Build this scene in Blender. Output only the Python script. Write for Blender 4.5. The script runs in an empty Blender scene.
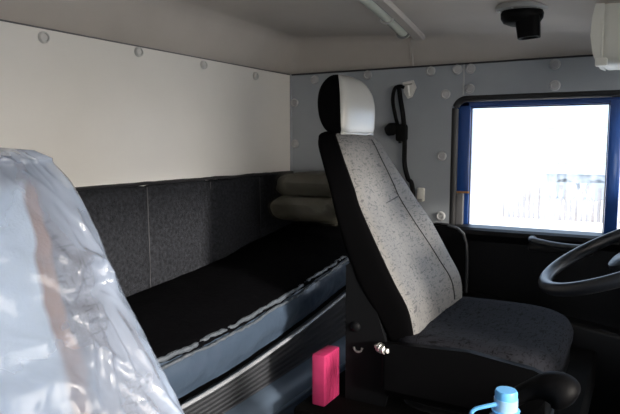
import bpy, bmesh, math, random
from math import sin, cos, pi, radians, sqrt
from mathutils import Vector, Matrix, noise
random.seed(4)
S = bpy.context.scene
COL = S.collection
YD = 2.30      # driver's side wall
XR = -1.40     # rear wall
YP = -0.25     # passenger's side wall
XF = 0.80      # front of the cab

# ------------------------------------------------------------------ materials
MATS = {}
def mat(name, col, rough=0.6, spec=0.5, metal=0.0, bump=0.0, bscale=200.0, var=0.0, vscale=6.0, coat=0.0, detail=3.0):
    if name in MATS: return MATS[name]
    m = bpy.data.materials.new(name); m.use_nodes = True
    nt = m.node_tree; b = nt.nodes['Principled BSDF']
    b.inputs['Base Color'].default_value = (*col, 1)
    b.inputs['Roughness'].default_value = rough
    b.inputs['Metallic'].default_value = metal
    b.inputs['Specular IOR Level'].default_value = spec
    b.inputs['Coat Weight'].default_value = coat
    tc = nt.nodes.new('ShaderNodeTexCoord')
    if var:
        n = nt.nodes.new('ShaderNodeTexNoise'); n.inputs['Scale'].default_value = vscale; n.inputs['Detail'].default_value = 4
        nt.links.new(tc.outputs['Object'], n.inputs['Vector'])
        r = nt.nodes.new('ShaderNodeMapRange'); r.inputs[1].default_value = .3; r.inputs[2].default_value = .7
        r.inputs[3].default_value = 1 - var; r.inputs[4].default_value = 1 + var
        nt.links.new(n.outputs['Fac'], r.inputs[0])
        mx = nt.nodes.new('ShaderNodeMix'); mx.data_type = 'RGBA'; mx.blend_type = 'MULTIPLY'; mx.inputs[0].default_value = 1
        mx.inputs[6].default_value = (*col, 1); nt.links.new(r.outputs[0], mx.inputs[7])
        nt.links.new(mx.outputs[2], b.inputs['Base Color'])
    if bump:
        n2 = nt.nodes.new('ShaderNodeTexNoise'); n2.inputs['Scale'].default_value = bscale; n2.inputs['Detail'].default_value = detail
        nt.links.new(tc.outputs['Object'], n2.inputs['Vector'])
        bp = nt.nodes.new('ShaderNodeBump'); bp.inputs['Strength'].default_value = bump; bp.inputs['Distance'].default_value = .01
        nt.links.new(n2.outputs['Fac'], bp.inputs['Height']); nt.links.new(bp.outputs[0], b.inputs['Normal'])
    MATS[name] = m
    return m

def seat_fabric(name, col, dark, gloss=.6, spec=.3):
    """grey cloth with short dark dashes lying in two directions"""
    m = bpy.data.materials.new(name); m.use_nodes = True
    nt = m.node_tree; b = nt.nodes['Principled BSDF']; b.inputs['Roughness'].default_value = gloss
    b.inputs['Specular IOR Level'].default_value = spec
    tc = nt.nodes.new('ShaderNodeTexCoord')
    outs = []
    for rot, sc in (((0, .45, .9), (40, 290, 95)), ((.3, 1.1, -.4), (270, 48, 70)), ((0, .4, .1), (120, 36, 290))):
        mp = nt.nodes.new('ShaderNodeMapping'); mp.inputs['Rotation'].default_value = rot; mp.inputs['Scale'].default_value = sc
        nt.links.new(tc.outputs['Object'], mp.inputs['Vector'])
        n = nt.nodes.new('ShaderNodeTexNoise'); n.inputs['Scale'].default_value = 1.0; n.inputs['Detail'].default_value = 1
        nt.links.new(mp.outputs[0], n.inputs['Vector'])
        r = nt.nodes.new('ShaderNodeMapRange'); r.inputs[1].default_value = .31; r.inputs[2].default_value = .39
        nt.links.new(n.outputs['Fac'], r.inputs[0]); outs.append(r.outputs[0])
    a = outs[0]
    for o in outs[1:]:
        mm = nt.nodes.new('ShaderNodeMath'); mm.operation = 'MULTIPLY'
        nt.links.new(a, mm.inputs[0]); nt.links.new(o, mm.inputs[1]); a = mm.outputs[0]
    fn = nt.nodes.new('ShaderNodeTexNoise'); fn.inputs['Scale'].default_value = 260; nt.links.new(tc.outputs['Object'], fn.inputs['Vector'])
    mx = nt.nodes.new('ShaderNodeMix'); mx.data_type = 'RGBA'
    mx.inputs[6].default_value = (*dark, 1); mx.inputs[7].default_value = (*col, 1)
    nt.links.new(a, mx.inputs[0])
    nt.links.new(mx.outputs[2], b.inputs['Base Color'])
    bp = nt.nodes.new('ShaderNodeBump'); bp.inputs['Strength'].default_value = .25; bp.inputs['Distance'].default_value = .004
    nt.links.new(fn.outputs['Fac'], bp.inputs['Height']); nt.links.new(bp.outputs[0], b.inputs['Normal'])
    return m

def film(name, col, alpha, rough=.12, spec=.5, rng=.28, bump=0.):
    """thin plastic film: part of the light passes straight, the rest is a milky gloss"""
    m = bpy.data.materials.new(name); m.use_nodes = True
    nt = m.node_tree; b = nt.nodes['Principled BSDF']; out = nt.nodes['Material Output']
    b.inputs['Base Color'].default_value = (*col, 1); b.inputs['Roughness'].default_value = rough
    b.inputs['Specular IOR Level'].default_value = spec
    t = nt.nodes.new('ShaderNodeBsdfTransparent'); mx = nt.nodes.new('ShaderNodeMixShader')
    tc = nt.nodes.new('ShaderNodeTexCoord')
    n = nt.nodes.new('ShaderNodeTexNoise'); n.inputs['Scale'].default_value = 4.5; n.inputs['Detail'].default_value = 4; n.inputs['Distortion'].default_value = 1.4
    nt.links.new(tc.outputs['Object'], n.inputs['Vector'])
    r = nt.nodes.new('ShaderNodeMapRange'); r.inputs[1].default_value = .38; r.inputs[2].default_value = .62
    r.inputs[3].default_value = max(0, alpha - rng); r.inputs[4].default_value = min(1, alpha + rng)
    nt.links.new(n.outputs['Fac'], r.inputs[0]); nt.links.new(r.outputs[0], mx.inputs[0])
    if bump:
        hs = []
        for sc, rot in (((9, 15, 5), (0, .5, .3)), ((30, 38, 12), (.5, 0, 0))):
            mp = nt.nodes.new('ShaderNodeMapping'); mp.inputs['Scale'].default_value = sc; mp.inputs['Rotation'].default_value = rot
            nt.links.new(tc.outputs['Object'], mp.inputs[0])
            v = nt.nodes.new('ShaderNodeTexNoise'); v.noise_type = 'RIDGED_MULTIFRACTAL'; v.inputs['Scale'].default_value = 1; v.inputs['Detail'].default_value = 2; v.inputs['Distortion'].default_value = .6
            nt.links.new(mp.outputs[0], v.inputs['Vector']); hs.append(v.outputs['Fac'])
        mm = nt.nodes.new('ShaderNodeMath'); mm.operation = 'MULTIPLY_ADD'; mm.inputs[1].default_value = .35
        nt.links.new(hs[1], mm.inputs[0]); nt.links.new(hs[0], mm.inputs[2])
        bp = nt.nodes.new('ShaderNodeBump'); bp.inputs['Strength'].default_value = bump; bp.inputs['Distance'].default_value = .012
        nt.links.new(mm.outputs[0], bp.inputs['Height']); nt.links.new(bp.outputs[0], b.inputs['Normal'])
    nt.links.new(t.outputs[0], mx.inputs[1]); nt.links.new(b.outputs[0], mx.inputs[2]); nt.links.new(mx.outputs[0], out.inputs[0])
    return m

WALLP  = mat('pale_lining', (.78, .76, .725), .36, .8, bump=.03, bscale=30, var=.03, vscale=4)
SIDEP  = mat('grey_lining', (.32, .345, .375), .5, .4, bump=.06, bscale=260, var=.05)
HEADL  = mat('headliner', (.50, .46, .42), .8, .2, bump=.12, bscale=300, var=.05)
BTN    = mat('button_plastic', (.44, .445, .45), .35, .5)
BTNW   = mat('button_pale', (.58, .58, .565), .35, .5)
DENIM  = mat('dark_denim', (.021, .0225, .027), .9, .1, bump=.6, bscale=170, var=.45, vscale=90, detail=6)
PIPEM  = mat('black_piping', (.02, .02, .023), .5)
BLACKF = mat('black_cloth', (.0016, .0016, .0024), .85, .05, bump=.25, bscale=60)
VINYL  = mat('dark_vinyl', (.048, .07, .105), .3, .6, bump=.35, bscale=14, detail=4)
BLACKP = mat('black_plastic', (.002, .002, .0025), .55, .1, bump=.05, bscale=300)
SIDEB  = mat('black_side_cloth', (.0016, .0016, .002), .85, .05)
BRK    = mat('dark_steel', (.0045, .005, .006), .6, .12)
STEEL  = mat('bare_steel', (.75, .75, .72), .4, .5, metal=.7, bump=.2, bscale=60)
CHROME = mat('bright_strip', (.30, .32, .35), .25, .7)
PUCK   = mat('puckered_vinyl_lit', (.09, .105, .125), .35, .6)  # paler than the band: light on the edge is put into the colour
BASEP  = mat('blue_grey_panel', (.11, .15, .21), .4, .5)
RIBP   = mat('ribbed_black', (.05, .053, .06), .3, .6)
BLUE   = mat('blue_paint', (.013, .06, .25), .25, .6, coat=.4)
RUBBER = mat('black_rubber', (.008, .008, .009), .55)
GREYST = mat('grey_cover', (.13, .13, .135), .5)
TAPE   = mat('orange_line', (.35, .16, .05), .6)
DOORP  = mat('door_panel', (.004, .0042, .005), .4, .25, bump=.1, bscale=200)
HANDP  = mat('door_handle_plastic', (.035, .038, .043), .35, .5)
WHEELM = mat('wheel_plastic', (.013, .015, .02), .38, .6)
RED    = mat('red_plastic', (.40, .030, .11), .4, .5, var=.15, vscale=30)
CAPB   = mat('blue_cap', (.13, .44, .85), .4, .5)
BOTB   = mat('blue_bottle', (.30, .52, .75), .25, .5)
WHITEP = mat('white_plastic', (.62, .62, .57), .4, .5)
GREYP  = mat('grey_plastic', (.28, .28, .275), .5, .5)
LAMPD  = mat('lamp_diffuser', (.58, .60, .52), .25, .5, bump=.3, bscale=45)
SILVER = mat('silver_cover', (.40, .40, .385), .25, .7, bump=.15, bscale=12)
BUNDLE = mat('bundle_cloth', (.06, .057, .042), .6, .3, var=.3, vscale=14)
FLOORM = mat('rubber_floor', (.003, .003, .003), .85, .08)
DASH   = mat('dash_plastic', (.02, .02, .022), .6)
DASHP  = mat('grey_dash', (.14, .14, .14), .7)
BELT   = mat('belt_webbing', (.003, .003, .0035), .75, .15)
SNOW   = mat('pale_ground', (.8, .8, .78), .8, var=.05, vscale=.5)
ASPH   = mat('pale_yard', (.78, .76, .72), .9)
FENCEM = mat('fence_boards', (.15, .13, .12), .8, var=.3, vscale=2)
TRKB   = mat('truck_blue', (.36, .42, .47), .5)
TRKD   = mat('truck_dark', (.16, .19, .22), .5)
SHED   = mat('shed_wall', (.62, .64, .66), .8)
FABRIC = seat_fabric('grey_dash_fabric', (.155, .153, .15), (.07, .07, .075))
FABRIC_SHADED = seat_fabric('grey_dash_fabric_shaded', (.017, .018, .023), (.004, .004, .005), .85, .08)  # backrest cloth again; the cushion's shade is put into a darker colour
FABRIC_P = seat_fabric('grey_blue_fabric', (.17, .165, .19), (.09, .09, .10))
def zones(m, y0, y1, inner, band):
    """middle area and a narrow band in other colours; the boundary leans a little with height"""
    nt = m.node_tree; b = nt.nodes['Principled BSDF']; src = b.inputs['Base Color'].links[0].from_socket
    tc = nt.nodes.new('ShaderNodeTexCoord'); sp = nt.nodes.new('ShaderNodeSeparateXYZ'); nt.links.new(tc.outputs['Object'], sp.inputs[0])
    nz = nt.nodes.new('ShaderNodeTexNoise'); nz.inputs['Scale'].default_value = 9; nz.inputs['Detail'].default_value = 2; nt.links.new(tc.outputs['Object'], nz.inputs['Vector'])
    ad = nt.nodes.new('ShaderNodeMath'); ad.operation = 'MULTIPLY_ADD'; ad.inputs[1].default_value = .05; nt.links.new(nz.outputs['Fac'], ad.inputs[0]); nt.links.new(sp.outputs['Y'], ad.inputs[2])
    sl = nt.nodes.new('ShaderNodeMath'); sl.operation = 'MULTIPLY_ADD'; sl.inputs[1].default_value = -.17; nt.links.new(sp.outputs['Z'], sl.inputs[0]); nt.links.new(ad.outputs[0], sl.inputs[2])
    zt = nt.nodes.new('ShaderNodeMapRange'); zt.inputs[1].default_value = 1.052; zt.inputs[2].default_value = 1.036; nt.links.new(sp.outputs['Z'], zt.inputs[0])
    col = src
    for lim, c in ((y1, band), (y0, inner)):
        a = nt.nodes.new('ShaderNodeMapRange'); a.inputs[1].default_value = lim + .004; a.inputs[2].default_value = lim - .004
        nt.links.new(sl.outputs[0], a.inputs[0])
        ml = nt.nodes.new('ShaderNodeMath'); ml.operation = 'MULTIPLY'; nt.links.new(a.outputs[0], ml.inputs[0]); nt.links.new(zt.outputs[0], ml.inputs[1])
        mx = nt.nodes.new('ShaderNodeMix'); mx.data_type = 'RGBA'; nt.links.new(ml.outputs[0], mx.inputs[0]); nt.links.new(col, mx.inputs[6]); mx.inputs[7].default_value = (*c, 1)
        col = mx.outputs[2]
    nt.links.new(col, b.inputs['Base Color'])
zones(FABRIC_P, .366, .390, (.62, .74, .90), (.32, .20, .15))  # pale blue middle area and a brown band
FILM   = film('cover_film', (.37, .44, .57), .5, .13, .8, .14, 1.0)  # bluish colour stands in for sky reflected on the film
FILM2  = film('bundle_film', (.2, .19, .15), .32, .1, 1.0)

# ------------------------------------------------------------------ mesh helpers
def tag(o, label=None, cat=None, group=None, kind=None):
    if label: o['label'] = label
    if cat: o['category'] = cat
    if group: o['group'] = group
    if kind: o['kind'] = kind
    return o
def empty(name, loc, label, cat, group=None):
    o = bpy.data.objects.new(name, None); COL.objects.link(o); o.location = loc
    o.empty_display_size = .05
    bpy.context.view_layer.update()
    return tag(o, label, cat, group)
def link(name, bm, m, parent=None, smooth=True, sharp=40):
    bmesh.ops.recalc_face_normals(bm, faces=bm.faces)
    me = bpy.data.meshes.new(name); bm.to_mesh(me); bm.free()
    for mm in (m if isinstance(m, (list, tuple)) else [m]): me.materials.append(mm)
    if smooth:
        me.polygons.foreach_set('use_smooth', [True] * len(me.polygons))
        me.set_sharp_from_angle(angle=radians(sharp))
    o = bpy.data.objects.new(name, me); COL.objects.link(o)
    if parent:
        o.parent = parent
        o.matrix_parent_inverse = Matrix.Translation(parent_loc(parent)).inverted()
    return o
def parent_loc(p):
    v = Vector((0, 0, 0))
    while p is not None:
        v += p.location; p = p.parent
        break
    return v
def box(bm, x0, x1, y0, y1, z0, z1, bev=0.0, seg=2):
    r = bmesh.ops.create_cube(bm, size=1)
    vs = r['verts']
    for v in vs:
        v.co = Vector(((x0 + x1) / 2 + v.co.x * (x1 - x0), (y0 + y1) / 2 + v.co.y * (y1 - y0), (z0 + z1) / 2 + v.co.z * (z1 - z0)))
    if bev:
        es = list({e for v in vs for e in v.link_edges})
        bmesh.ops.bevel(bm, geom=es, offset=bev, segments=seg, profile=.5, affect='EDGES')
    return bm
def B(*a, **k): return box(bmesh.new(), *a, **k)
def loft(bm, rings, closed=True, caps=True):
    R = [[bm.verts.new(p) for p in r] for r in rings]
    n = len(rings[0])
    F = []
    for a, b in zip(R, R[1:]):
        for k in range(n if closed else n - 1):
            F.append(bm.faces.new((a[k], a[(k + 1) % n], b[(k + 1) % n], b[k])))
    if caps and closed:
        bm.faces.new(R[0][::-1]); bm.faces.new(R[-1])
    return R, F
def tube(bm, pts, r, n=10, flat=1.0, up=(0, 0, 1), caps=True, closed=False):
    pts = [Vector(p) for p in pts]
    rings = []
    for i, p in enumerate(pts):
        if closed: d = pts[(i + 1) % len(pts)] - pts[i - 1]
        else: d = pts[min(i + 1, len(pts) - 1)] - pts[max(i - 1, 0)]
        d.normalize(); u = Vector(up)
        if abs(d.dot(u)) > .95: u = Vector((1, 0, 0))
        s = d.cross(u).normalized(); w = s.cross(d).normalized()
        rr = r[i] if isinstance(r, (list, tuple)) else r
        rings.append([p + s * cos(2 * pi * k / n) * rr + w * sin(2 * pi * k / n) * rr * flat for k in range(n)])
    if closed: rings.append(rings[0])
    R, F = loft(bm, rings, True, caps and not closed)
    if closed: bmesh.ops.remove_doubles(bm, verts=bm.verts, dist=1e-5)
    return bm
def lathe(bm, prof, c, axis=(0, 0, 1), n=28):
    q = Vector((0, 0, 1)).rotation_difference(Vector(axis).normalized())
    rings = [[Vector(c) + q @ Vector((r * cos(2 * pi * k / n), r * sin(2 * pi * k / n), h)) for k in range(n)] for r, h in prof]
    loft(bm, rings); return bm
def smooth_path(pts, k=8):
    pts = [Vector(p) for p in pts]; out = []
    P = [pts[0]] + pts + [pts[-1]]
    for i in range(1, len(P) - 2):
        for j in range(k):
            t = j / k; a, b, c, d = P[i - 1], P[i], P[i + 1], P[i + 2]
            out.append(.5 * ((2 * b) + (c - a) * t + (2 * a - 5 * b + 4 * c - d) * t * t + (3 * b - a - 3 * c + d) * t ** 3))
    out.append(pts[-1]); return out
def cr(xs, ys, x):
    """smooth monotone-ish interpolation through (xs, ys)"""
    n = len(xs)
    if x <= xs[0]: return ys[0]
    if x >= xs[-1]: return ys[-1]
    i = max(k for k in range(n - 1) if xs[k] <= x)
    def sl(k):
        if k == 0: return (ys[1] - ys[0]) / (xs[1] - xs[0])
        if k == n - 1: return (ys[-1] - ys[-2]) / (xs[-1] - xs[-2])
        return (ys[k + 1] - ys[k - 1]) / (xs[k + 1] - xs[k - 1])
    h = xs[i + 1] - xs[i]; t = (x - xs[i]) / h
    return (2*t**3 - 3*t*t + 1) * ys[i] + (t**3 - 2*t*t + t) * h * sl(i) + (-2*t**3 + 3*t*t) * ys[i+1] + (t**3 - t*t) * h * sl(i+1)
def sgp(v, p): return math.copysign(abs(v) ** p, v)
def fbm(p, s, o=4): return noise.fractal(Vector(p) * s, 1.0, 2.0, o)
def ridge(p, s): return 1 - abs(noise.noise(Vector(p) * s)) * 2

# ------------------------------------------------------------------ the cab shell
wr = link('wall_rear', B(XR - .05, XR, YP - .05, YD + .05, .0, 1.401), WALLP, None, False)
tag(wr, 'pale grey lining panel of the cab back wall above the bunk', 'wall', kind='structure')
def button(p, n, m, parent, r=.0125):
    bm = bmesh.new()
    lathe(bm, [(r, 0), (r, .006), (r * .9, .010), (r * .68, .0115), (r * .6, .006), (r * .25, .006), (r * .02, .0065)], p, n, 20)
    return link('button', bm, m, parent)
for y, z in ((1.053, 1.375), (1.389, 1.381), (1.701, 1.376), (2.024, 1.368), (.72, 1.375), (.38, 1.375)):
    button((XR, y, z), (1, 0, 0), BTNW, wr, .0155)

# side wall on the driver's side: grey lining with the rounded corner of the door opening cut out
def flat_poly(pts, y0, y1):
    bm = bmesh.new()
    vs = [bm.verts.new((x, y0, z)) for x, z in pts]
    f = bm.faces.new(vs)
    r = bmesh.ops.extrude_face_region(bm, geom=[f])
    for v in r['geom']:
        if isinstance(v, bmesh.types.BMVert): v.co.y = y1
    bmesh.ops.triangulate(bm, faces=[f for f in bm.faces if len(f.verts) > 4])
    return bm
xo, zo, rc = -.673, 1.279, .055
arc = [(xo + rc - rc * cos(a), zo - rc + rc * sin(a)) for a in [radians(t) for t in range(0, 91, 10)]]
poly = [(XR, 0), (xo, 0)] + arc + [(XF, zo), (XF, 1.41), (XR, 1.41)]
wl = link('wall_left', flat_poly(poly, YD, YD + .05), SIDEP, None, False)
tag(wl, 'grey side wall lining around the driver door with plastic buttons', 'wall', kind='structure')
for x, z in ((-1.276, 1.371), (-1.027, 1.378), (-.759, 1.378), (-.655, 1.378), (-.604, 1.378), (-.605, 1.304), (-.306, 1.376), (-.304, 1.302),
             (-.687, 1.300), (-.707, 1.049), (-.706, .813), (-1.378, 1.276), (-1.376, 1.096), (-.02, 1.376), (-.02, 1.302)):
    if abs(x + .687) < .001: x, z = -.698, 1.287
    button((x, YD, z), (0, -1, 0), BTN, wl, .0185)
bm = tube(bmesh.new(), [(-.630, YD, 1.282), (-.630, YD, 1.405)], .0028, 8)
o = link('panel_seam', bm, BTN, wl)
bm = tube(bmesh.new(), [(XR, YD - .001, 1.399), (XF, YD - .001, 1.399)], .0035, 8); link('lining_edge', bm, PIPEM, wl)
bm = tube(bmesh.new(), [(XR + .001, YP, 1.399), (XR + .001, YD, 1.399)], .0022, 8); link('lining_edge', bm, GREYST, wr)
bm = tube(bmesh.new(), [(XR + .002, YD - .002, .6), (XR + .002, YD - .002, 1.40)], .006, 8); link('corner_edge', bm, SIDEP, wr)

# passenger's side wall with the open doorway the light comes through
bm = bmesh.new()
box(bm, XR, -.15, YP - .05, YP, 0, 1.41); box(bm, -.15, XF, YP - .05, YP, 1.24, 1.41); box(bm, -.15, XF, YP - .05, YP, 0, .76); box(bm, .45, XF, YP - .05, YP, .76, 1.24)
tag(link('wall_right', bm, SIDEP, None, False), 'grey side wall with the open passenger window', 'wall', kind='structure')
# front: bulkhead under the windscreen and the two screen pillars, the passenger one widened to block sun
bm = bmesh.new()
box(bm, XF, XF + .05, YP, YD, 0, .74); box(bm, XF, XF + .06, YP - .05, .02, .74, 1.47); box(bm, XF, XF + .06, YD - .08, YD + .05, .74, 1.47); box(bm, XF, XF + .06, YP, YD, 1.445, 1.60)
tag(link('wall_front', bm, DASH, None, False), 'dark front bulkhead with the windscreen opening and pillars', 'wall', kind='structure')
tag(link('floor', B(XR, XF, YP, YD, -.04, 0), FLOORM, None, False), 'black rubber cab floor', 'floor', kind='structure')
bm = B(XR, -.55, .95, 2.28, 0, .275, .012)
bm2 = B(-.79, -.12, 1.30, 2.18, .2755, .405, .012)
tag(link('trim_3', bm2, FLOORM), 'dark raised plinth under the driver seat', 'seat plinth', kind='structure')
tag(link('trim_1', bm, FLOORM), 'dark raised floor step in front of the bunk', 'floor step', kind='structure')

# headliner: crowned ceiling with a sloping cove down to the walls
XC, YC0, YC1 = -1.31, -.15, 2.20
def ceil_z(x, y):
    e = 1.537 - .070 * (x - XC)
    c = max(0., 1 - ((y - 1.02) / 1.18) ** 2) * .115 * min(1., max(0., (x - XC) / .45)) ** .8
    return e + c
def head_z(x, y):
    xc = max(x, XC); yc = min(max(y, YC0), YC1)
    d = max((XC - x) / (XC - XR), (y - YC1) / (YD - YC1), (YC0 - y) / (YC0 - YP), 0)
    d = max(0., min(1., d))
    k = .04
    if d < k: d2 = d * d / (2 * k)
    else: d2 = d - k / 2
    d2 /= (1 - k / 2)
    return ceil_z(xc, yc) * (1 - d2) + 1.40 * d2
bm = bmesh.new(); nx, ny = 110, 130
G = [[bm.verts.new((XR - .01 + (XF + .02 - XR) * i / nx, YP - .02 + (YD + .04 - YP) * j / ny, 0)) for j in range(ny + 1)] for i in range(nx + 1)]
for row in G:
    for v in row: v.co.z = head_z(v.co.x, v.co.y)
for i in range(nx):
    for j in range(ny): bm.faces.new((G[i][j], G[i][j + 1], G[i + 1][j + 1], G[i + 1][j]))
g2 = bmesh.ops.extrude_face_region(bm, geom=list(bm.faces))
for v in g2['geom']:
    if isinstance(v, bmesh.types.BMVert): v.co.z += .03
ce = link('ceiling', bm, HEADL, None, True, 60)
tag(ce, 'grey padded headliner with a sloping cove along the walls', 'ceiling', kind='structure')
# ceiling bow and the cable cover running down the cove
def strip(x0, x1, y0, y1, th, n=50):
    bm = bmesh.new(); rings = []
    for i in range(n + 1):
        y = y0 + (y1 - y0) * i / n
        z0, z1 = head_z(x0, y), head_z(x1, y); b = min(.008, th * .5, (x1 - x0) * .3)
        rings.append([(x0, y, z0 + .004), (x0, y, z0 - th + b), (x0 + b, y, z0 - th), (x1 - b, y, z1 - th), (x1, y, z1 - th + b), (x1, y, z1 + .004)])
    loft(bm, rings); return bm
o = link('trim_2', strip(-.799, -.752, -.1, 2.205, .014), HEADL, None, True, 30)
tag(o, 'grey raised ceiling bow beside the strip lamp', 'trim', kind='structure')
def slant(xa, xb, y0, y1, w, th, n=30):
    bm = bmesh.new(); rings = []
    for i in range(n + 1):
        y = y0 + (y1 - y0) * i / n; x = xa + (xb - xa) * i / n; z = head_z(x, y)
        rings.append([(x - w, y, z + .004), (x - w, y, z - th * .6), (x - w * .5, y, z - th), (x + w * .5, y, z - th), (x + w, y, z - th * .6), (x + w, y, z + .004)])
    loft(bm, rings); return bm
o = link('cable_cover', slant(-.808, -.832, 2.19, 2.288, .0065, .012), HEADL, None, True, 30)
tag(o, 'thin grey cable cover running from the strip lamp down to the wall', 'cable cover')

# ------------------------------------------------------------------ driver's door and its window
door = link('door_1', B(xo + .015, .62, YD + .065, YD + .10, .05, .77), BLUE, None, False)
tag(door, 'blue painted driver door with a dark inner panel', 'door', kind='structure')
bm = bmesh.new()
box(bm, -.662, -.607, YD + .03, YD + .075, .76, 1.262, .006)
box(bm, -.662, .62, YD + .03, YD + .075, 1.236, 1.264, .006)
box(bm, -.128, -.085, YD + .02, YD + .075, .77, 1.250, .006)
box(bm, .56, .62, YD + .03, YD + .075, .76, 1.262, .006)
link('window_frame', bm, BLUE, door)
tag(link('frame_cover', B(-.655, -.624, YD + .012, YD + .035, .74, .905, .003), GREYST, door), 'dark grey strip covering the lower blue frame')
link('tape', B(-.663, -.606, YD + .026, YD + .031, .905, .912), TAPE, door)
# rubber seal round the door opening
ri = rc
path = [(xo + .008, .45), (xo + .008, zo - rc)] + [(xo + .008 + (rc - .008) - (rc - .008) * cos(a), zo - rc + (rc - .008) * sin(a)) for a in [radians(t) for t in range(10, 91, 10)]] + [(XF, zo - .008)]
link('door_seal', tube(bmesh.new(), [(x, YD + .014, z) for x, z in path], .0155, 12), RUBBER, door)
# glazing
gm = bpy.data.materials.new('dusty_glass'); gm.use_nodes = True
nt = gm.node_tree; pb = nt.nodes['Principled BSDF']; out = nt.nodes['Material Output']
pb.inputs['Base Color'].default_value = (.8, .82, .85, 1); pb.inputs['Roughness'].default_value = .9
tl = nt.nodes.new('ShaderNodeBsdfTranslucent'); tl.inputs[0].default_value = (.9, .92, .95, 1)
tr = nt.nodes.new('ShaderNodeBsdfTransparent'); mx = nt.nodes.new('ShaderNodeMixShader')
tc = nt.nodes.new('ShaderNodeTexCoord'); mp = nt.nodes.new('ShaderNodeMapping'); mp.inputs['Scale'].default_value = (60, 1, 5)
nn = nt.nodes.new('ShaderNodeTexNoise'); nn.inputs['Scale'].default_value = 1; nn.inputs['Detail'].default_value = 4
rr = nt.nodes.new('ShaderNodeMapRange'); rr.inputs[1].default_value = .3; rr.inputs[2].default_value = .7; rr.inputs[3].default_value = .05; rr.inputs[4].default_value = .24
nt.links.new(tc.outputs['Object'], mp.inputs[0]); nt.links.new(mp.outputs[0], nn.inputs['Vector']); nt.links.new(nn.outputs['Fac'], rr.inputs[0])
nt.links.new(rr.outputs[0], mx.inputs[0]); nt.links.new(tr.outputs[0], mx.inputs[1]); nt.links.new(tl.outputs[0], mx.inputs[2]); nt.links.new(mx.outputs[0], out.inputs[0])
win = link('window_1', B(-.612, -.126, YD + .048, YD + .053, .772, 1.242), gm, None, False)
tag(win, 'dusty driver door window glass, bright with daylight', 'window', kind='structure')
win2 = link('window_2', B(-.087, .562, YD + .048, YD + .053, .772, 1.242), gm, None, False)
tag(win2, 'front part of the driver door glass beyond the blue divider', 'window', kind='structure')
# glazing bead round the pane
bead = bmesh.new()
for a, b in (((-.607, .776), (-.607, 1.236)), ((-.607, 1.236), (-.128, 1.236)), ((-.128, 1.236), (-.128, .776))):
    tube(bead, [(a[0], YD + .04, a[1]), (b[0], YD + .04, b[1])], .004, 8)
link('glazing_bead', bead, RUBBER, door)
# dark inner panel: upper roll, middle field and a bulged lower pocket
def prof_x(prof, x0, x1, n=1):
    bm = bmesh.new(); loft(bm, [[(x0 + (x1 - x0) * i / n, y, z) for y, z in prof] for i in range(n + 1)]); return bm
prof = [(YD + .05, .06), (YD + .05, .782), (YD + .02, .783), (YD - .03, .780), (YD - .044, .772), (YD - .048, .757), (YD - .040, .742), (YD - .024, .728), (YD - .022, .56), (YD - .022, .06)]
pn = link('door_panel', prof_x(prof, -.652, .60), DOORP, door, True, 25)
bm = bmesh.new(); rings = []
for i in range(21):
    x = -.60 + 1.15 * i / 20; zt = .525 - .135 * (x + .544) / .44 * .45
    rings.append([(x, YD - .015, .08), (x, YD - .06, .08), (x, YD - .075, .12), (x, YD - .078, zt - .02), (x, YD - .073, zt - .004), (x, YD - .064, zt), (x, YD - .015, zt + .004)])
loft(bm, rings); link('door_pocket', bm, DOORP, pn, True, 50)
# grab handle
bm = bmesh.new()
tube(bm, smooth_path([(-.352, YD - .04, .757), (-.347, YD - .075, .756), (-.325, YD - .083, .752), (-.26, YD - .083, .744), (-.18, YD - .083, .742), (-.155, YD - .075, .744), (-.148, YD - .04, .746)], 6), .015, 10, .8)
hd = link('grab_handle', bm, HANDP, door)
tag(hd, 'dark grey grab handle under the window')
link('handle_recess', B(-.365, -.15, YD - .062, YD - .03, .712, .742, .008), RUBBER, hd)
# rounded cover between the driver's seat and the door
pts = [(-.72, .02), (-.588, .02), (-.584, .40), (-.582, .66), (-.586, .72), (-.600, .757), (-.622, .776), (-.66, .786), (-.72, .788)]
bm = flat_poly(pts, YD - .012, YD - .055)
bmesh.ops.bevel(bm, geom=[e for e in bm.edges if all(abs(v.co.y - (YD - .055)) < 1e-4 for v in e.verts) and len(e.link_faces) == 2 and any(abs(f.normal.y) < .5 for f in e.link_faces)], offset=.006, segments=2, affect='EDGES')
o = link('pillar_cover', bm, BLACKP, None, True, 30)
tag(o, 'tall black rounded plastic cover on the pillar between driver seat and door', 'pillar cover')
bm = tube(bmesh.new(), [(x, YD - .056, z) for x, z in pts[1:8]], .006, 8)
link('rim', bm, HANDP, o)

# ------------------------------------------------------------------ padded board and bunk
bm = bmesh.new(); rings = []
N = 150
for i in range(N + 1):
    y = .0 + (YD - .004) * i / N
    ph = ((y - .13) / .315) % 1.0; tuft = math.exp(-(min(ph, 1 - ph) / .035) ** 2)
    zt = .969 + .003 * sin(y * 17) - .004 * tuft
    w = .030 - .010 * tuft + .003 * fbm((0, y, 0), 6)
    rings.append([(XR + .001, y, .50), (XR + w, y, .50), (XR + w + .004, y, .70), (XR + w, y, zt - .03), (XR + w * .75, y, zt - .008), (XR + w * .3, y, zt), (XR + .001, y, zt)])
loft(bm, rings)
bd = link('padded_board', bm, DENIM, None, True, 50)
tag(bd, 'dark denim-like padded board fixed along the back wall above the bunk', 'padded board')
bm = tube(bmesh.new(), [(XR + .012 + .003 * fbm((0, i * .01, 3), 9), .0 + (YD - .006) * i / N, .972 + .003 * fbm((0, i * .015, 0), 9)) for i in range(N + 1)], .0055, 8)
link('piping', bm, PIPEM, bd)
for k in range(7):
    y = .13 + .315 * k
    bm = tube(bmesh.new(), [(XR + .0215 + .002 * sin(pi * j / 10), y, .56 + .40 * j / 10) for j in range(11)], .0018, 6)
    link('seam', bm, mat('seam_thread', (.045, .047, .053), .8), bd)

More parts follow.
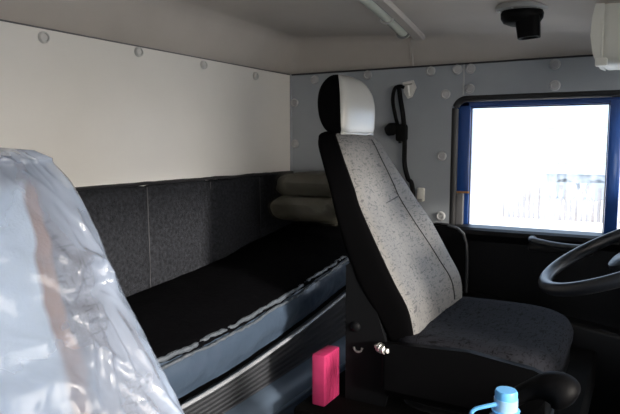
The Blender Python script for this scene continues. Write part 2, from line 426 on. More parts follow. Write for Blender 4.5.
def zf(y): return .622 + .105 * max(0., (y - 1.1) / .95) ** 1.6
def zr(y): return cr([.2, 1.0, 1.27, 1.65, 2.11, 2.3], [.62, .622, .634, .663, .732, .755], y)
mt = empty('bunk_mattress', (-1.15, 1.26, .485), 'thin black mattress lying on the bunk along the back wall', 'mattress')
MY0, MY1, NY = .10, 2.27, 160
def mtop(y, s):
    """top of the mattress; s = 0 at the wall, 1 at the front edge"""
    x = -1.362 + .412 * s
    z = zr(y) * (1 - s) + zf(y) * s + .018 * sin(pi * s)
    z += .006 * fbm((x, y, 0), 5)
    return Vector((x, y, z))
bm = bmesh.new(); rings = []
for i in range(NY + 1):
    y = MY0 + (MY1 - MY0) * i / NY
    top = [mtop(y, s) for s in [k / 24 for k in range(25)]]
    e = top[-1]
    pk = .006 * ridge((0, y, 0), 17)
    rings.append([(-1.362, y, zf(y) - .11)] + top + [e + Vector((.012 + pk * .5, 0, -.006)), e + Vector((.014 + pk, 0, -.016)), e + Vector((0, 0, -.022)), (-.96, y, zf(y) - .11)])
loft(bm, rings); link('top_cover', bm, BLACKF, mt, True, 60)
bm = bmesh.new(); rings = []
for i in range(NY * 2 + 1):
    y = MY0 + (MY1 - MY0) * i / NY / 2
    r = [(-1.0, y, zf(y) - .018)]
    for k in range(13):
        s = k / 12
        bulge = .016 * sin(pi * min(1, s * 1.05)) + .005 * fbm((s * .3, y, 1), 8) + .0035 * ridge((s * .14, y + s * .05, 2), 11) * (1 - s) ** 1.5
        r.append((-.950 + bulge, y, zf(y) - .018 - .112 * s))
    r.append((-1.0, y, zf(y) - .13)); rings.append(r)
loft(bm, rings); tag(link('side_band', bm, VINYL, mt, True, 60), 'shiny dark blue grey vinyl front edge')
for dz, dx, rad in ((-.010, .008, .0058), (-.030, .009, .0040)):
    pts = []; rads = []
    for i in range(561):
        y = MY0 + (MY1 - MY0) * i / 560
        pts.append((-.947 + dx + .004 * fbm((dz * 40, y, 5), 14) + .003 * ridge((2, y, dz), 30), y, zf(y) + dz + .006 * fbm((3, y, dz * 50), 8) + .002 * ridge((1, y, dz), 34)))
        rads.append(rad * (.75 + .45 * max(0, ridge((9, y, dz), 26))))
    link('gathered_piping', tube(bmesh.new(), pts, rads, 7), PUCK, mt)
# bunk box under the mattress
bk = empty('bunk_box', (-1.15, 1.26, .275), 'dark bunk box with a ribbed front panel and bright strip under the mattress', 'bunk')
def zb(y): return zf(y) - .131
bm = bmesh.new(); rings = []
for i in range(41):
    y = .1 + 2.18 * i / 40
    rings.append([(-1.36, y, .276), (-.945, y, .276), (-.945, y, zb(y) - .008), (-1.36, y, zb(y) - .008)])
loft(bm, rings); link('body', bm, BLACKP, bk)
bm = bmesh.new(); rings = []
ribs = []
nr = 7
for k in range(nr):
    for q, dx in ((0, .0), (.15, .007), (.55, .007), (.7, .0)):
        ribs.append(((k + q) / nr, dx))
for i in range(41):
    y = .1 + 2.17 * i / 40; z1 = zb(y) - .010; z0 = .395
    rings.append([(-.95, y, z1)] + [(-.935 + dx, y, z1 + (z0 - z1) * s) for s, dx in ribs] + [(-.935, y, z0), (-.95, y, z0)])
loft(bm, rings); link('ribbed_panel', bm, RIBP, bk, True, 20)
bm = tube(bmesh.new(), [(-.922, .1 + 2.17 * i / 40, zb(.1 + 2.17 * i / 40) - .006) for i in range(41)], .0065, 10, .8)
tag(link('bright_strip', bm, CHROME, bk), 'bright metal strip above the ribs')
prof = [(-.95, .277), (-.862, .277), (-.860, .300), (-.866, .345), (-.880, .378), (-.90, .394), (-.925, .400), (-.95, .40)]
bm = bmesh.new(); loft(bm, [[(x, y, z) for x, z in prof] for y in (.1, .7, 1.3, 1.9, 2.26)])
bp = tag(link('base_panel', bm, BASEP, bk, True, 60), 'blue grey moulded panel below the ribs')
bm = tube(bmesh.new(), [(-.866, .12, .352), (-.866, 2.25, .352)], .006, 8); link('moulded_ridge', bm, BASEP, bp)

# wrapped bundles lying on the far end of the bunk
def bundle(name, c, dx, dy, dz, rz, seed, label):
    e = empty(name, (c[0], c[1], c[2] - dz), label, 'bundle')
    M = Matrix.Translation(Vector(c)) @ Matrix.Rotation(rz, 4, 'Z')
    for nm, m, off, amp in (('cloth', BUNDLE, 0, .006), ('plastic_wrap', FILM2, .006, .010)):
        bm = bmesh.new(); rings = []
        for i in range(33):
            ph = -pi / 2 + pi * i / 32
            r = []
            for k in range(72):
                th = 2 * pi * k / 72
                p = Vector((sgp(cos(ph), .45) * sgp(cos(th), .3) * (dx + off), sgp(cos(ph), .45) * sgp(sin(th), .3) * (dy + off), sgp(sin(ph), .7) * (dz + off)))
                p += p.normalized() * (amp * (ridge(p + Vector((seed, 0, 0)), 13) * 1.3 + ridge(p + Vector((0, seed, 3)), 30) * .6 + fbm(p + Vector((0, seed, 0)), 9)))
                p.z += .012 * sin(p.x * 9 + seed)
                p.z = min(max(p.z, -dz + .001), dz + .004)
                r.append(M @ p)
            rings.append(r)
        loft(bm, rings); bmesh.ops.remove_doubles(bm, verts=bm.verts, dist=1e-4)
        link(nm, bm, m, e, True, 60)
    return e
bundle('wrapped_bundle', (-1.19, 2.13, .830), .145, .115, .054, .12, 1.7, 'lower plastic wrapped beige bundle on the mattress behind the driver seat')
bundle('wrapped_bundle', (-1.185, 2.14, .938), .130, .105, .048, .05, 5.1, 'upper plastic wrapped beige bundle lying on top of the other')

# ------------------------------------------------------------------ seats
ZS = [.560, .620, .680, .745, .845, .935, .975, 1.050, 1.095, 1.122]
FX = [-.487, -.480, -.486, -.522, -.582, -.645, -.668, -.715, -.742, -.765]
RX = [-.572, -.600, -.640, -.678, -.720, -.758, -.777, -.815, -.836, -.842]
HW = [.215, .230, .238, .240, .234, .210, .194, .166, .150, .132]
BD = [.020, .030, .040, .045, .040, .026, .020, .012, .006, .0]
HWP = [.220, .222, .220, .216, .208, .203, .200, .196, .186, .172]
def back_ring(z, hw, N=72, off=0.):
    xf, rx, w, b = (cr(ZS, a, z) for a in (FX, RX, hw, BD))
    w += off; xf += off; rx -= off
    xm = (xf - b + rx) / 2; t = (xf - b - rx) / 2
    out = []
    for k in range(N):
        th = 2 * pi * (k + .5) / N
        y = w * sgp(cos(th), .36); sx = sgp(sin(th), .36)
        x = xm + t * sx
        if sx > 0: x += b * (abs(y) / w) ** 2.2 * min(1, sx)
        out.append((x, y, sin(th)))
    return out
def front_x(z, y, hw):
    xf, rx, w, b = (cr(ZS, a, z) for a in (FX, RX, hw, BD))
    s = min(.999, abs(y) / w); xm = (xf - b + rx) / 2; t = (xf - b - rx) / 2
    return xm + t * (1 - s ** 5.55) ** .18 + b * s ** 2.2
def backrest(seat, yc, hw, front_m, shell_m, dz0=0.):
    zs = [ZS[0] + (ZS[-1] - ZS[0]) * i / 60 for i in range(61)]
    R = []
    for z in zs:
        R.append([(Vector((x, yc + y, z - dz0)), s) for x, y, s in back_ring(z, hw)])
    # dome rows closing the top
    top = R[-1]; c = sum((p for p, s in top), Vector()) / len(top)
    for f, dz in ((.93, .006), (.8, .011), (.55, .014), (.2, .016)):
        R.append([(c + (p - c) * f + Vector((0, 0, dz)), s) for p, s in top])
    objs = []
    for nm, sel, m in (('backrest', False, shell_m), ('backrest_cushion', True, front_m)):
        bm = bmesh.new(); V = {}
        def vv(i, k):
            k %= 72
            if (i, k) not in V:
                p = R[i][k][0].copy()
                V[(i, k)] = bm.verts.new(p)
            return V[(i, k)]
        for i in range(len(R) - 1):
            for k in range(72):
                s = sin(2 * pi * (k + 1) / 72)
                if (s > .40) == sel: bm.faces.new((vv(i, k), vv(i, k + 1), vv(i + 1, k + 1), vv(i + 1, k)))
        if not sel:
            bm.faces.new([vv(0, k) for k in range(72)])
        objs.append(link(nm, bm, m, seat, True, 70))
    return objs
def cushion(seat, yc, m, shell, x0=-.585, x1=-.157, w=.25, z0=.515, z1=.600):
    bm = bmesh.new(); rings = []; cx, a = (x0 + x1) / 2, (x1 - x0) / 2
    prof = [(0.93, z0), (.97, z0 + .015), (.995, z0 + .04), (1, z0 + .055), (.985, z1 - .016), (.955, z1 - .005), (.90, z1 + .002), (.75, z1 + .006), (.5, z1 + .004), (.25, z1 + .001), (.05, z1)]
    for f, z in prof:
        r = []
        for k in range(96):
            th = 2 * pi * k / 96
            x, y = a * f * sgp(cos(th), .42), w * f * sgp(sin(th), .42)
            zz = z
            if z > z1 - .02: zz += .014 * (abs(y) / w) ** 3 - .012 * max(0, x / a) ** 4 + .002 * fbm((x, y + yc, 0), 12)
            r.append((cx + x, yc + y, zz))
        rings.append(r)
    loft(bm, rings); return link('seat_cushion', bm, m, seat, True, 70)
YS = 1.65
ds = empty('driver_seat', (-.40, YS, 0), 'driver seat with patterned grey cloth, black sides and silver-fronted headrest', 'seat', 'cab seats')
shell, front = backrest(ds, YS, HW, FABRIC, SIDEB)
tag(shell, 'black side and back of the backrest'); tag(front, 'grey cloth front with short dark dashes')
# seams on the front of the backrest
SEAM = mat('dark_seam', (.012, .013, .017), .6)
def seam(zy):
    pts = smooth_path([(0, y, z) for z, y in zy], 8)
    link('seam', tube(bmesh.new(), [(front_x(p.z, p.y, HW) + .0005, YS + p.y, p.z) for p in pts], .0023, 6), SEAM, front)
seam([(1.11, .075), (1.03, .082), (.95, .085), (.86, .105), (.78, .130), (.70, .142), (.62, .140)])
seam([(.925, -.02), (.93, .03), (.937, .086)])
sc = cushion(ds, YS, FABRIC_SHADED, SIDEB)
tag(sc, 'grey dashed cloth seat with shade put into its colour')
bm = tube(bmesh.new(), [(-.55 + .36 * i / 20, YS - .02 + .16 * (i / 20 - .5), .6095 - .0005 * abs(i - 10) * .2) for i in range(4, 17)], .0018, 6)
# headrest
hrz = [1.128, 1.14, 1.17, 1.21, 1.24, 1.262, 1.280, 1.292, 1.299]
hfx = [-.758, -.752, -.749, -.749, -.754, -.763, -.775, -.789, -.803]
hrx = [-.806, -.824, -.842, -.850, -.850, -.846, -.838, -.830, -.825]
hhw = [.108, .113, .114, .113, .108, .099, .086, .070, .050]
hr = None
HN = 64
rows = []
for i in range(41):
    z = hrz[0] + (hrz[-1] - hrz[0]) * i / 40
    xf, rx, w = cr(hrz, hfx, z), cr(hrz, hrx, z), cr(hrz, hhw, z)
    rows.append([(Vector(((xf + rx) / 2 + (xf - rx) / 2 * sgp(sin(2*pi*(k+.5)/HN), .34), YS - .012 + w * sgp(cos(2*pi*(k+.5)/HN), .34), z))) for k in range(HN)])
c = sum(rows[-1], Vector()) / HN
for f in (.6, .1): rows.append([c + (p - c) * f + Vector((0, 0, .002)) for p in rows[-1]])
objs = []
for nm, sel, m in (('headrest', False, SIDEB), ('headrest_front', True, SILVER)):
    bm = bmesh.new(); V = {}
    def hv(i, k):
        k %= HN
        if (i, k) not in V: V[(i, k)] = bm.verts.new(rows[i][k] + (Vector((.003, 0, 0)) if sel else Vector()))
        return V[(i, k)]
    for i in range(len(rows) - 1):
        for k in range(HN):
            s = sin(2 * pi * (k + 1) / HN)
            if (s > .22) == sel: bm.faces.new((hv(i, k), hv(i, k + 1), hv(i + 1, k + 1), hv(i + 1, k)))
    if not sel: bm.faces.new([hv(0, k) for k in range(HN)])
    par = ds if nm == 'headrest' else hr
    if nm == 'headrest':
        hr = link(nm, bm, m, ds, True, 70)
    else:
        o = link(nm, bm, m, hr, True, 70); tag(o, 'silvery wrapped front of the headrest')
bm = bmesh.new()
rim = [rows[0][k] + Vector((.004, 0, -.001)) for k in range(HN) if sin(2 * pi * (k + .5) / HN) > .1]
tube(bm, [(p.x, p.y, p.z + .002 * fbm(p, 30)) for p in rim], .004, 7)
link('crimped_edge', bm, SILVER, hr)
for dy in (-.05, .04): 
    bm = tube(bmesh.new(), [(-.797, YS + dy, 1.09), (-.797, YS + dy, 1.15)], .006, 10); link('headrest_post', bm, BRK, ds)
# side plate and recliner hardware
pts = [(-.690, .406), (-.575, .406), (-.566, .44), (-.572, .575), (-.640, .785), (-.668, .792), (-.690, .775)]
pl = link('side_plate', flat_poly(pts, YS - .222, YS - .235), BRK, ds, False)
tag(pl, 'dark steel side plate of the recliner')
for x, z in ((-.660, .612),): 
    bm = bmesh.new(); lathe(bm, [(.014, -.004), (.014, .002), (.012, .006), (.007, .009), (.001, .010)], (x, YS - .235, z), (0, -1, 0)); link('bolt', bm, BRK, pl)
bm = bmesh.new(); tube(bm, [(-.652 + .012 * cos(a), YS - .237, .556 + .012 * sin(a)) for a in [pi + pi * i / 10 for i in range(11)]], .003, 6); link('slot', bm, GREYP, pl)
bm = bmesh.new()
ct = (-.583, YS - .232, .575)
lathe(bm, [(.006, 0), (.006, .012), (.012, .012), (.013, .017), (.009, .018), (.009, .021), (.013, .022), (.013, .027), (.010, .028), (.010, .033), (.012, .034), (.011, .040), (.006, .041), (.006, .05), (.001, .051)], (ct[0] - .01, ct[1] - .02, ct[2]), (.85, -.5, 0.02), 14)
tag(link('recliner_bolt', bm, STEEL, ds), 'shiny steel bolt')
bm = tube(bmesh.new(), [(-.573, YS - .245, .55), (-.573, YS - .245, .47)], .007, 8); link('recliner_spring', bm, BRK, ds)
# black skirt along the near side, pedestal and boot
bm = bmesh.new()
box(bm, -.575, -.175, YS - .246, YS + .246, .44, .520, .012)
link('seat_pan', bm, BLACKP, ds)
bm = bmesh.new(); loft(bm, [[(-.37 + .19 * f * sgp(cos(2*pi*k/40), .4), YS + .21 * f * sgp(sin(2*pi*k/40), .4), z) for k in range(40)]
                            for z, f in ((.4055, 1), (.410, 1), (.416, .94), (.424, 1), (.432, .94), (.44, 1))])
link('suspension_boot', bm, RUBBER, ds)
pts = [(-.56, .592), (-.35, .606), (-.20, .590), (-.165, .574), (-.16, .545), (-.19, .50), (-.30, .47), (-.56, .47)]
bm = flat_poly([(x, z + .002) for x, z in pts], YS - .254, YS - .275)
link('side_valance', bm, BLACKP, ds, False)

# passenger seat in its plastic film
YPS = .408
ps = empty('passenger_seat', (-.40, YPS, 0), 'passenger seat by the camera, its backrest wrapped in crumpled clear plastic film', 'seat', 'cab seats')
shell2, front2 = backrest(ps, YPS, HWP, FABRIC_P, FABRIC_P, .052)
def crease(p, a, b, w, h):
    """raised fold along the segment a-b in (y, z)"""
    q = Vector((p.y, p.z)); a, b = Vector(a), Vector(b); d = b - a
    t = max(0, min(1, (q - a).dot(d) / d.dot(d))); r = (q - (a + d * t)).length
    return h * math.exp(-(r / w) ** 2) * (1 - .6 * abs(2 * t - 1))
FOLDS = [((.530, .930), (.560, .942), .008, .016), ((.560, .942), (.590, .930), .008, .016), ((.530, .930), (.522, .895), .008, .014), ((.590, .930), (.598, .900), .008, .012),
         ((.515, .890), (.560, .895), .012, -.014), ((.560, .895), (.590, .905), .010, -.010), ((.505, .880), (.545, .872), .008, .012),
         ((.520, .872), (.490, .770), .008, .010), ((.535, .872), (.520, .760), .006, .008), ((.555, .875), (.555, .760), .006, .009), ((.575, .87), (.590, .76), .008, .010), ((.510, .850), (.550, .800), .006, .007),
         ((.450, .850), (.505, .865), .012, .009), ((.40, .845), (.47, .80), .014, .014), ((.36, .86), (.45, .93), .016, .012), ((.42, .99), (.49, .93), .012, .010), ((.38, .80), (.46, .74), .014, .012), ((.50, 1.0), (.54, .90), .012, .008)]
bm = bmesh.new(); rows = []
zs = [.562 + (1.128 - .562) * i / 220 for i in range(221)]
for z in zs:
    ring = back_ring(min(z, 1.122), HWP, 320, .006)
    r = []
    for x, y, s in ring:
        p = Vector((x, YPS + y, z - .052))
        d = .004
        if s > -.2:
            q = Vector((p.y * 1.0 + .25 * p.z, p.z * .55, x * .4))
            d += .006 * max(0, ridge(q, 9)) ** 2 + .003 * fbm(q, 14)
            q2 = Vector((p.y * .9 + p.z * .55, (p.z - p.y) * .16, 4.)); d += .006 * max(0, ridge(q2, 16)) ** 3 + .003 * max(0, ridge(q2 + Vector((0, 3, 0)), 37)) ** 2
            for f in FOLDS: d += crease(p, *f)
        nv = Vector((max(s, -.3), y / .22 * .18, .12 if s > 0 else 0))
        r.append(p + nv * max(d, -.004))
    rows.append(r)
c = sum(rows[-1], Vector()) / len(rows[-1])
for f, dz in ((.85, .012), (.5, .018), (.1, .019)): rows.append([c + (p - c) * f + Vector((0, 0, dz)) for p in rows[220]])
loft(bm, rows, True, False)
tag(link('plastic_cover', bm, FILM, ps, True, 80), 'crumpled clear plastic film')
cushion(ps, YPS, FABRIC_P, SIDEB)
link('seat_pan', B(-.575, -.175, YPS - .24, YPS + .24, .44, .52, .012), BLACKP, ps)
link('pedestal', B(-.56, -.18, YPS - .2, YPS + .2, .001, .44, .01), BRK, ps)

# ------------------------------------------------------------------ small things
# seat belt
sb = empty('seat_belt', (-.86, YD, 1.32), 'black seat belt hanging in a loop from a steel anchor on the side wall', 'seat belt')
bm = flat_poly([(-.872, 1.340), (-.828, 1.347), (-.815, 1.318), (-.832, 1.282), (-.850, 1.276), (-.866, 1.30)], YD - .002, YD - .010)
an = tag(link('anchor_bracket', bm, STEEL, sb, False), 'bare steel anchor plate')
bm = bmesh.new(); tube(bm, [(-.848, YD - .013, 1.325), (-.842, YD - .014, 1.286)], .005, 8); tube(bm, [(-.868, YD - .010, 1.330), (-.830, YD - .010, 1.335)], .0045, 8); link('bolt', bm, STEEL, an)
bm = bmesh.new()
tube(bm, smooth_path([(-.862, YD - .016, 1.318), (-.878, YD - .022, 1.325), (-.898, YD - .026, 1.315), (-.905, YD - .028, 1.27), (-.893, YD - .03, 1.21), (-.878, YD - .034, 1.16), (-.868, YD - .035, 1.10)], 8), .0068, 8, 1.6, (0, 1, 0))
tube(bm, smooth_path([(-.882, YD - .020, 1.318), (-.872, YD - .028, 1.27), (-.858, YD - .032, 1.20), (-.850, YD - .034, 1.10), (-.850, YD - .03, 1.02), (-.835, YD - .03, .96), (-.815, YD - .03, .92), (-.80, YD - .03, .70)], 8), .0088, 8, 1.6, (0, 1, 0))
link('webbing', bm, BELT, sb)
bm = bmesh.new()
box(bm, -.886, -.838, YD - .052, YD - .020, 1.105, 1.175, .012)
lathe(bm, [(.004, -.030), (.020, -.022), (.027, 0), (.020, .020), (.004, .028)], (-.905, YD - .036, 1.155), (.9, -.1, .35), 14)
link('buckle', bm, BELT, sb)
o = link('belt_guide', B(-.800, -.772, YD - .022, YD, .868, .922, .005), WHITEP, None); tag(o, 'small pale plastic hook on the side wall above the driver backrest', 'hook')
link('slot', B(-.795, -.777, YD - .026, YD - .018, .868, .880), GREYP, o)

# strip lamp on the ceiling
lm = empty('strip_lamp', (-.82, 1.80, head_z(-.82, 1.8)), 'narrow pale strip lamp fixed along the ceiling bow', 'lamp')
bm = bmesh.new(); rings = []
for i in range(31):
    y = 1.55 + .635 * i / 30; z = head_z(-.82, y)
    rings.append([(-.843, y, z + .006), (-.843, y, z - .008), (-.800, y, z - .008), (-.800, y, z + .006)])
loft(bm, rings); link('housing', bm, GREYP, lm, False)
bm = bmesh.new(); rings = []
for i in range(31):
    y = 1.56 + .615 * i / 30; z = head_z(-.82, y) - .005
    rings.append([(-.822 + .020 * cos(a), y, z - .014 * sin(a)) for a in [pi * k / 10 for k in range(11)]])
loft(bm, rings); tag(link('diffuser', bm, LAMPD, lm), 'pale translucent cover')
for y in (2.0, 2.155):
    z = head_z(-.82, y)
    bm = tube(bmesh.new(), [(-.822 + .022 * cos(a), y, z - .005 - .0165 * sin(a)) for a in [pi * k / 12 for k in range(13)]], .005, 6, .5, (0, 1, 0)); link('clip', bm, STEEL if y < 2.1 else GREYP, lm)

# swivel vent on the ceiling
vx, vy = -.366, 1.98
vz = head_z(vx, vy)
vn = empty('vent_nozzle', (vx, vy, vz), 'black swivel nozzle on a riveted ring on the ceiling', 'vent')
ax = Vector((-.03, .05, -1)).normalized()
bm = bmesh.new(); lathe(bm, [(.080, -.014), (.080, .000), (.074, .003), (.05, .004), (.001, .004)], (vx, vy, vz), ax, 36); bs = link('base_ring', bm, GREYP, vn)
for k in range(6):
    a = 2 * pi * k / 6 + .3; p = (vx + .071 * cos(a), vy + .071 * sin(a), vz - .000 - .09 * .064 * sin(a) * 0)
    bm = bmesh.new(); lathe(bm, [(.006, -.004), (.006, .004), (.003, .007), (.0005, .0075)], p, ax, 10); link('rivet', bm, STEEL, bs)
bm = bmesh.new(); lathe(bm, [(.058, .0), (.064, .012), (.063, .026), (.054, .040), (.034, .048), (.001, .050)], (vx, vy, vz), ax, 32); link('swivel_body', bm, BLACKP, vn)
bm = bmesh.new()
rings = []
for t in range(9):
    f = t / 8; cc = Vector((vx + .020 + .008 * f, vy - .024 - .004 * f, vz - .030 - .062 * f)); a = .036 - .004 * f
    rings.append([cc + Vector((a * sgp(cos(2*pi*k/32), .5), a * .8 * sgp(sin(2*pi*k/32), .5), .06 * a * sgp(cos(2*pi*k/32), .5))) for k in range(32)])
rings.append([rings[-1][0] * 0 + (Vector(p) - cc) * .8 + cc for p in rings[-1]])
rings.append([(Vector(p) - cc) * .9 + cc + Vector((0, 0, .03)) for p in rings[-1]])
loft(bm, rings); link('spout', bm, BLACKP, vn)

# overhead housing above the driver's window
oh = empty('overhead_housing', (.05, 2.05, 1.46), 'off-white plastic overhead housing with a grey end plate at the top right', 'housing')
bm = bmesh.new(); rings = []
for x, f in ((-.138, .90), (-.133, .96), (-.122, 1), (.0, 1), (.35, 1)):
    c = Vector((x, 2.05, 1.43))
    rings.append([c + Vector((0, .10 * f * sgp(cos(2*pi*k/40), .5), .108 * f * sgp(sin(2*pi*k/40), .5))) for k in range(40)])
loft(bm, rings); link('shell', bm, WHITEP, oh)
pts = [(-.134, 1.325), (-.150, 1.332), (-.160, 1.36), (-.168, 1.41), (-.166, 1.46), (-.158, 1.50), (-.134, 1.51)]
bm = flat_poly(pts, 1.95, 2.13); ep = link('end_plate', bm, WHITEP, oh, False)
link('socket', B(-.162, -.143, 1.951, 1.96, 1.398, 1.424, .002), RUBBER, ep)
link('lip', B(-.141, -.133, 1.948, 1.965, 1.35, 1.455, .003), WHITEP, ep)
link('foot', B(-.152, -.12, 1.947, 1.97, 1.322, 1.345, .004), WHITEP, ep)

# steering wheel
T = radians(26); LT = radians(6); WC = Vector((-.030, 1.65, .836)); WR = .213
E1 = Vector((cos(T), 0, sin(T))); E2 = Vector((-sin(T) * sin(LT), cos(LT), cos(T) * sin(LT))); wn = E1.cross(E2)
def wp(a, r, h=0): return WC + E1 * (r * cos(a)) + E2 * (r * sin(a)) + wn * h
sw = empty('steering_wheel', WC, 'dark steering wheel in front of the driver seat', 'steering wheel')
bm = tube(bmesh.new(), [wp(2 * pi * k / 72, WR) for k in range(72)], .0165, 14, 1, tuple(wn), closed=True); link('rim', bm, WHEELM, sw)
for a in (radians(55), radians(-55)):
    bm = bmesh.new()
    tube(bm, [wp(a, WR - .004, 0), wp(a, WR * .75, -.012), wp(a, WR * .45, -.022), wp(a, .05, -.028)], [.011, .013, .016, .02], 10, .6, tuple(wn)); link('spoke', bm, WHEELM, sw)
bm = bmesh.new(); lathe(bm, [(.055, -.05), (.06, -.02), (.058, -.008), (.045, 0), (.001, .003)], wp(0, 0, -.005), wn, 32); link('hub', bm, WHEELM, sw)
cd = -wn
bm = tube(bmesh.new(), [wp(0, 0, -.05), wp(0, 0, -.05) + cd * .30, wp(0, 0, -.05) + cd * .905], [.04, .045, .05], 16); link('column', bm, DASH, sw)

# dashboard under the windscreen
db = link('dashboard', B(.55, XF - .005, YP + .01, YD - .09, .44, .74, .05, 4), DASHP); tag(db, 'grey dashboard under the windscreen', 'dashboard')
link('binnacle_blocker', B(.52, XF - .01, 1.19, 2.16, .60, 1.09, .05, 4), DASHP, db)  # unseen block, added to keep sun off the cushion and far backrest
sv = empty('visor_blocker', (.60, 1.62, 1.43), 'visor-shaped flap added out of view to block sun from the upper backrest', 'light blocker')  # visor shape added out of view to shade the upper backrest
link('flap', B(.565, .585, 1.19, 2.05, 1.145, 1.385, .009), DASHP, sv)
link('hinge_rod', tube(bmesh.new(), [(.575, 1.15, 1.392), (.575, 2.09, 1.392)], .007, 10), BRK, sv)
for y in (1.22, 2.02):
    link('bracket', B(.568, .582, y - .012, y + .012, 1.39, head_z(.575, y) + .003, .003), BRK, sv)
# engine tunnel between the seats
bm = B(-.48, XF - .01, .70, 1.27, .001, .40, .04, 3)
en = link('engine_tunnel', bm, FLOORM); tag(en, 'black engine tunnel cover between the two seats', 'tunnel')

# red box behind the seat
bm = bmesh.new()
rb = link('red_box', B(-.750, -.712, 1.335, 1.425, .406, .545, .004), RED)
tag(rb, 'flat red plastic box standing between the bunk and the driver seat side plate', 'box')
for k in range(5):
    y = 1.347 + .0165 * k
    link('rib', tube(bmesh.new(), [(-.712, y, .412), (-.712, y, .539)], .0022, 6), RED, rb)

# blue bottle on the tunnel
bx, by = -.188, 1.0
bt = empty('bottle', (bx, by, .40), 'light blue plastic bottle with cap and carrying loop on the engine tunnel', 'bottle')
bm = bmesh.new(); lathe(bm, [(.06, .001), (.068, .008), (.07, .04), (.066, .06), (.07, .08), (.07, .15), (.066, .175), (.05, .21), (.032, .235), (.022, .245), (.0195, .25), (.0195, .275), (.001, .275)], (bx, by, .40), (0, 0, 1), 36); link('body', bm, BOTB, bt)
bm = bmesh.new()
n = 60; rings = []
for r0, h in ((.0225, .252), (.0235, .255), (.0182, .256), (.0182, .262), (.0178, .285), (.0166, .289), (.001, .2895)):
    rings.append([(bx + (r0 + (.0006 if k % 2 and .257 < h < .287 else 0)) * cos(2*pi*k/n), by + (r0 + (.0006 if k % 2 and .257 < h < .287 else 0)) * sin(2*pi*k/n), .40 + h) for k in range(n)])
loft(bm, rings); tag(link('cap', bm, CAPB, bt), 'bright blue screw cap')
bm = tube(bmesh.new(), smooth_path([(bx - .012, by - .016, .668), (bx - .030, by - .022, .662), (bx - .044, by - .026, .656), (bx - .050, by - .028, .648), (bx - .050, by - .028, .634), (bx - .044, by - .026, .622), (bx - .018, by - .012, .616)], 8), .0036, 8)
link('carrying_loop', bm, CAPB, bt)

# lever with bulbous grip
hl = empty('hand_lever', (-.30, 1.18, .40), 'black lever with a bulbous grip beside the driver seat cushion', 'lever')
pth = smooth_path([(-.29, 1.18, .40), (-.275, 1.18, .47), (-.245, 1.18, .535)], 6)
link('shaft', tube(bmesh.new(), pth, .014, 12), BRK, hl)
pth = smooth_path([(-.262, 1.18, .500), (-.235, 1.18, .562), (-.205, 1.18, .602), (-.176, 1.18, .624), (-.152, 1.18, .635), (-.131, 1.18, .636), (-.114, 1.18, .628), (-.099, 1.18, .617)], 6)
n = len(pth); rad = [cr([0, .2, .45, .65, .82, .93, 1], [.015, .016, .020, .031, .036, .028, .005], i / (n - 1)) for i in range(n)]
link('grip', tube(bmesh.new(), pth, rad, 20), BLACKP, hl)

# ------------------------------------------------------------------ outside
GZ = -1.55
gr = link('ground', B(-40, 40, 2.6, 60, GZ - .1, GZ), SNOW, None, False); tag(gr, 'pale bright ground outside the window', 'ground', kind='structure')
yd = link('ground', B(-40, 40, -40, 2.6, GZ - .1, GZ), ASPH, None, False); tag(yd, 'pale yard surface under and in front of the truck', 'ground', kind='structure')
fc = empty('fence', (-2.6, 22, GZ), 'dark board fence far outside the driver window', 'fence')
for k in range(26):
    x = -4.5 + .17 * k
    o = link('board', B(x, x + .07 + .06 * random.random(), 22, 22.06, GZ, GZ + 1.05 + .2 * random.random()), FENCEM, fc, False)
tk = empty('parked_truck', (-2.0, 31, GZ), 'pale blue truck parked behind the fence outside the driver window', 'truck')
link('cargo_box', B(-4.4, -.3, 30, 32.4, GZ + 1.2, GZ + 3.7, .06), TRKB, tk)
for k in range(6):
    link('side_board', B(-4.42, -.28, 29.93, 29.99, GZ + 1.28 + .41 * k, GZ + 1.50 + .41 * k, .02), mat('board_blue', (.24, .29, .35), .5), tk)
cb = link('cab', B(-.1, 2.1, 30.05, 32.35, GZ + 1.0, GZ + 3.6, .15), TRKB, tk)
link('side_window', B(.3, 1.6, 30.02, 30.07, GZ + 2.3, GZ + 3.2), TRKD, cb, False)
link('chassis', B(-4.3, 2.1, 30.2, 32.2, GZ + .8, GZ + 1.19, .03), TRKD, tk)
for x in (-3.4, -2.0, 1.0):
    for y in (30.2, 31.9):
        bm = bmesh.new(); lathe(bm, [(.2, 0), (.48, 0), (.52, .05), (.52, .25), (.48, .3), (.2, .3)], (x, y, GZ + .52), (0, 1, 0), 24); link('wheel', bm, TRKD, tk)

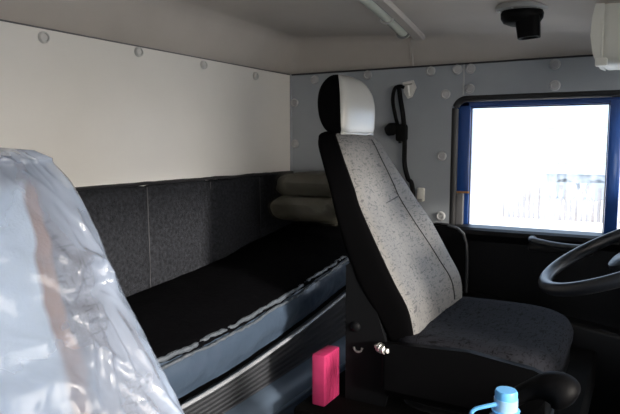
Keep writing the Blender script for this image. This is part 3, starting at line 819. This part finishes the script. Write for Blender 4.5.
# ------------------------------------------------------------------ light
w = bpy.data.worlds.new('sky'); S.world = w; w.use_nodes = True
SD = Vector((-1, .36, -.25))     # direction the sunlight travels
nt = w.node_tree; bg = nt.nodes['Background']
tc = nt.nodes.new('ShaderNodeTexCoord'); dt = nt.nodes.new('ShaderNodeVectorMath'); dt.operation = 'DOT_PRODUCT'
dt.inputs[1].default_value = -SD.normalized(); nt.links.new(tc.outputs['Generated'], dt.inputs[0])
mr = nt.nodes.new('ShaderNodeMapRange'); mr.inputs[1].default_value = .2; mr.inputs[2].default_value = 1.0; nt.links.new(dt.outputs['Value'], mr.inputs[0])
pw = nt.nodes.new('ShaderNodeMath'); pw.operation = 'POWER'; pw.inputs[1].default_value = 1.6; nt.links.new(mr.outputs[0], pw.inputs[0])
mx = nt.nodes.new('ShaderNodeMix'); mx.data_type = 'RGBA'; mx.inputs[6].default_value = (.44, .60, .82, 1); mx.inputs[7].default_value = (4.1, 3.75, 3.3, 1)
nt.links.new(pw.outputs[0], mx.inputs[0]); nt.links.new(mx.outputs[2], bg.inputs[0]); bg.inputs[1].default_value = 1.0
sun = bpy.data.lights.new('sun', 'SUN'); sun.energy = 2.0; sun.angle = radians(6); sun.color = (1, .93, .84)
so = bpy.data.objects.new('sun', sun); COL.objects.link(so)
so.rotation_euler = SD.to_track_quat('-Z', 'Y').to_euler()
def portal(name, loc, d, sx, sy):
    l = bpy.data.lights.new(name, 'AREA'); l.shape = 'RECTANGLE'; l.size = sx; l.size_y = sy; l.cycles.is_portal = True
    o = bpy.data.objects.new(name, l); COL.objects.link(o); o.location = loc
    q = Vector(d).to_track_quat('-Z', 'Z'); o.rotation_euler = q.to_euler(); return o
portal('windscreen_portal', (XF + .03, 1.12, 1.095), (-1, 0, 0), 2.2, .70)
portal('passenger_window_portal', (.15, YP - .03, 1.0), (0, 1, 0), .60, .48)
portal('window_portal', (-.03, YD + .09, 1.0), (0, -1, 0), 1.2, .5)

# ------------------------------------------------------------------ camera
cam = bpy.data.cameras.new('camera'); co = bpy.data.objects.new('camera', cam); COL.objects.link(co); S.camera = co
cam.sensor_width = 36; cam.lens = 598 * 36 / 620; cam.clip_start = .02
co.location = (0, 0, 1.10)
co.rotation_euler = (pi / 2 - math.atan(64 / 598), 0, radians(29.5))
S.view_settings.view_transform = 'Standard'; S.view_settings.look = 'None'; S.view_settings.gamma = 1; S.view_settings.use_curve_mapping = False
S.view_settings.exposure = 1.5
S.cycles.use_denoising = True
S.cycles.max_bounces = 10; S.cycles.diffuse_bounces = 6; S.cycles.transparent_max_bounces = 12
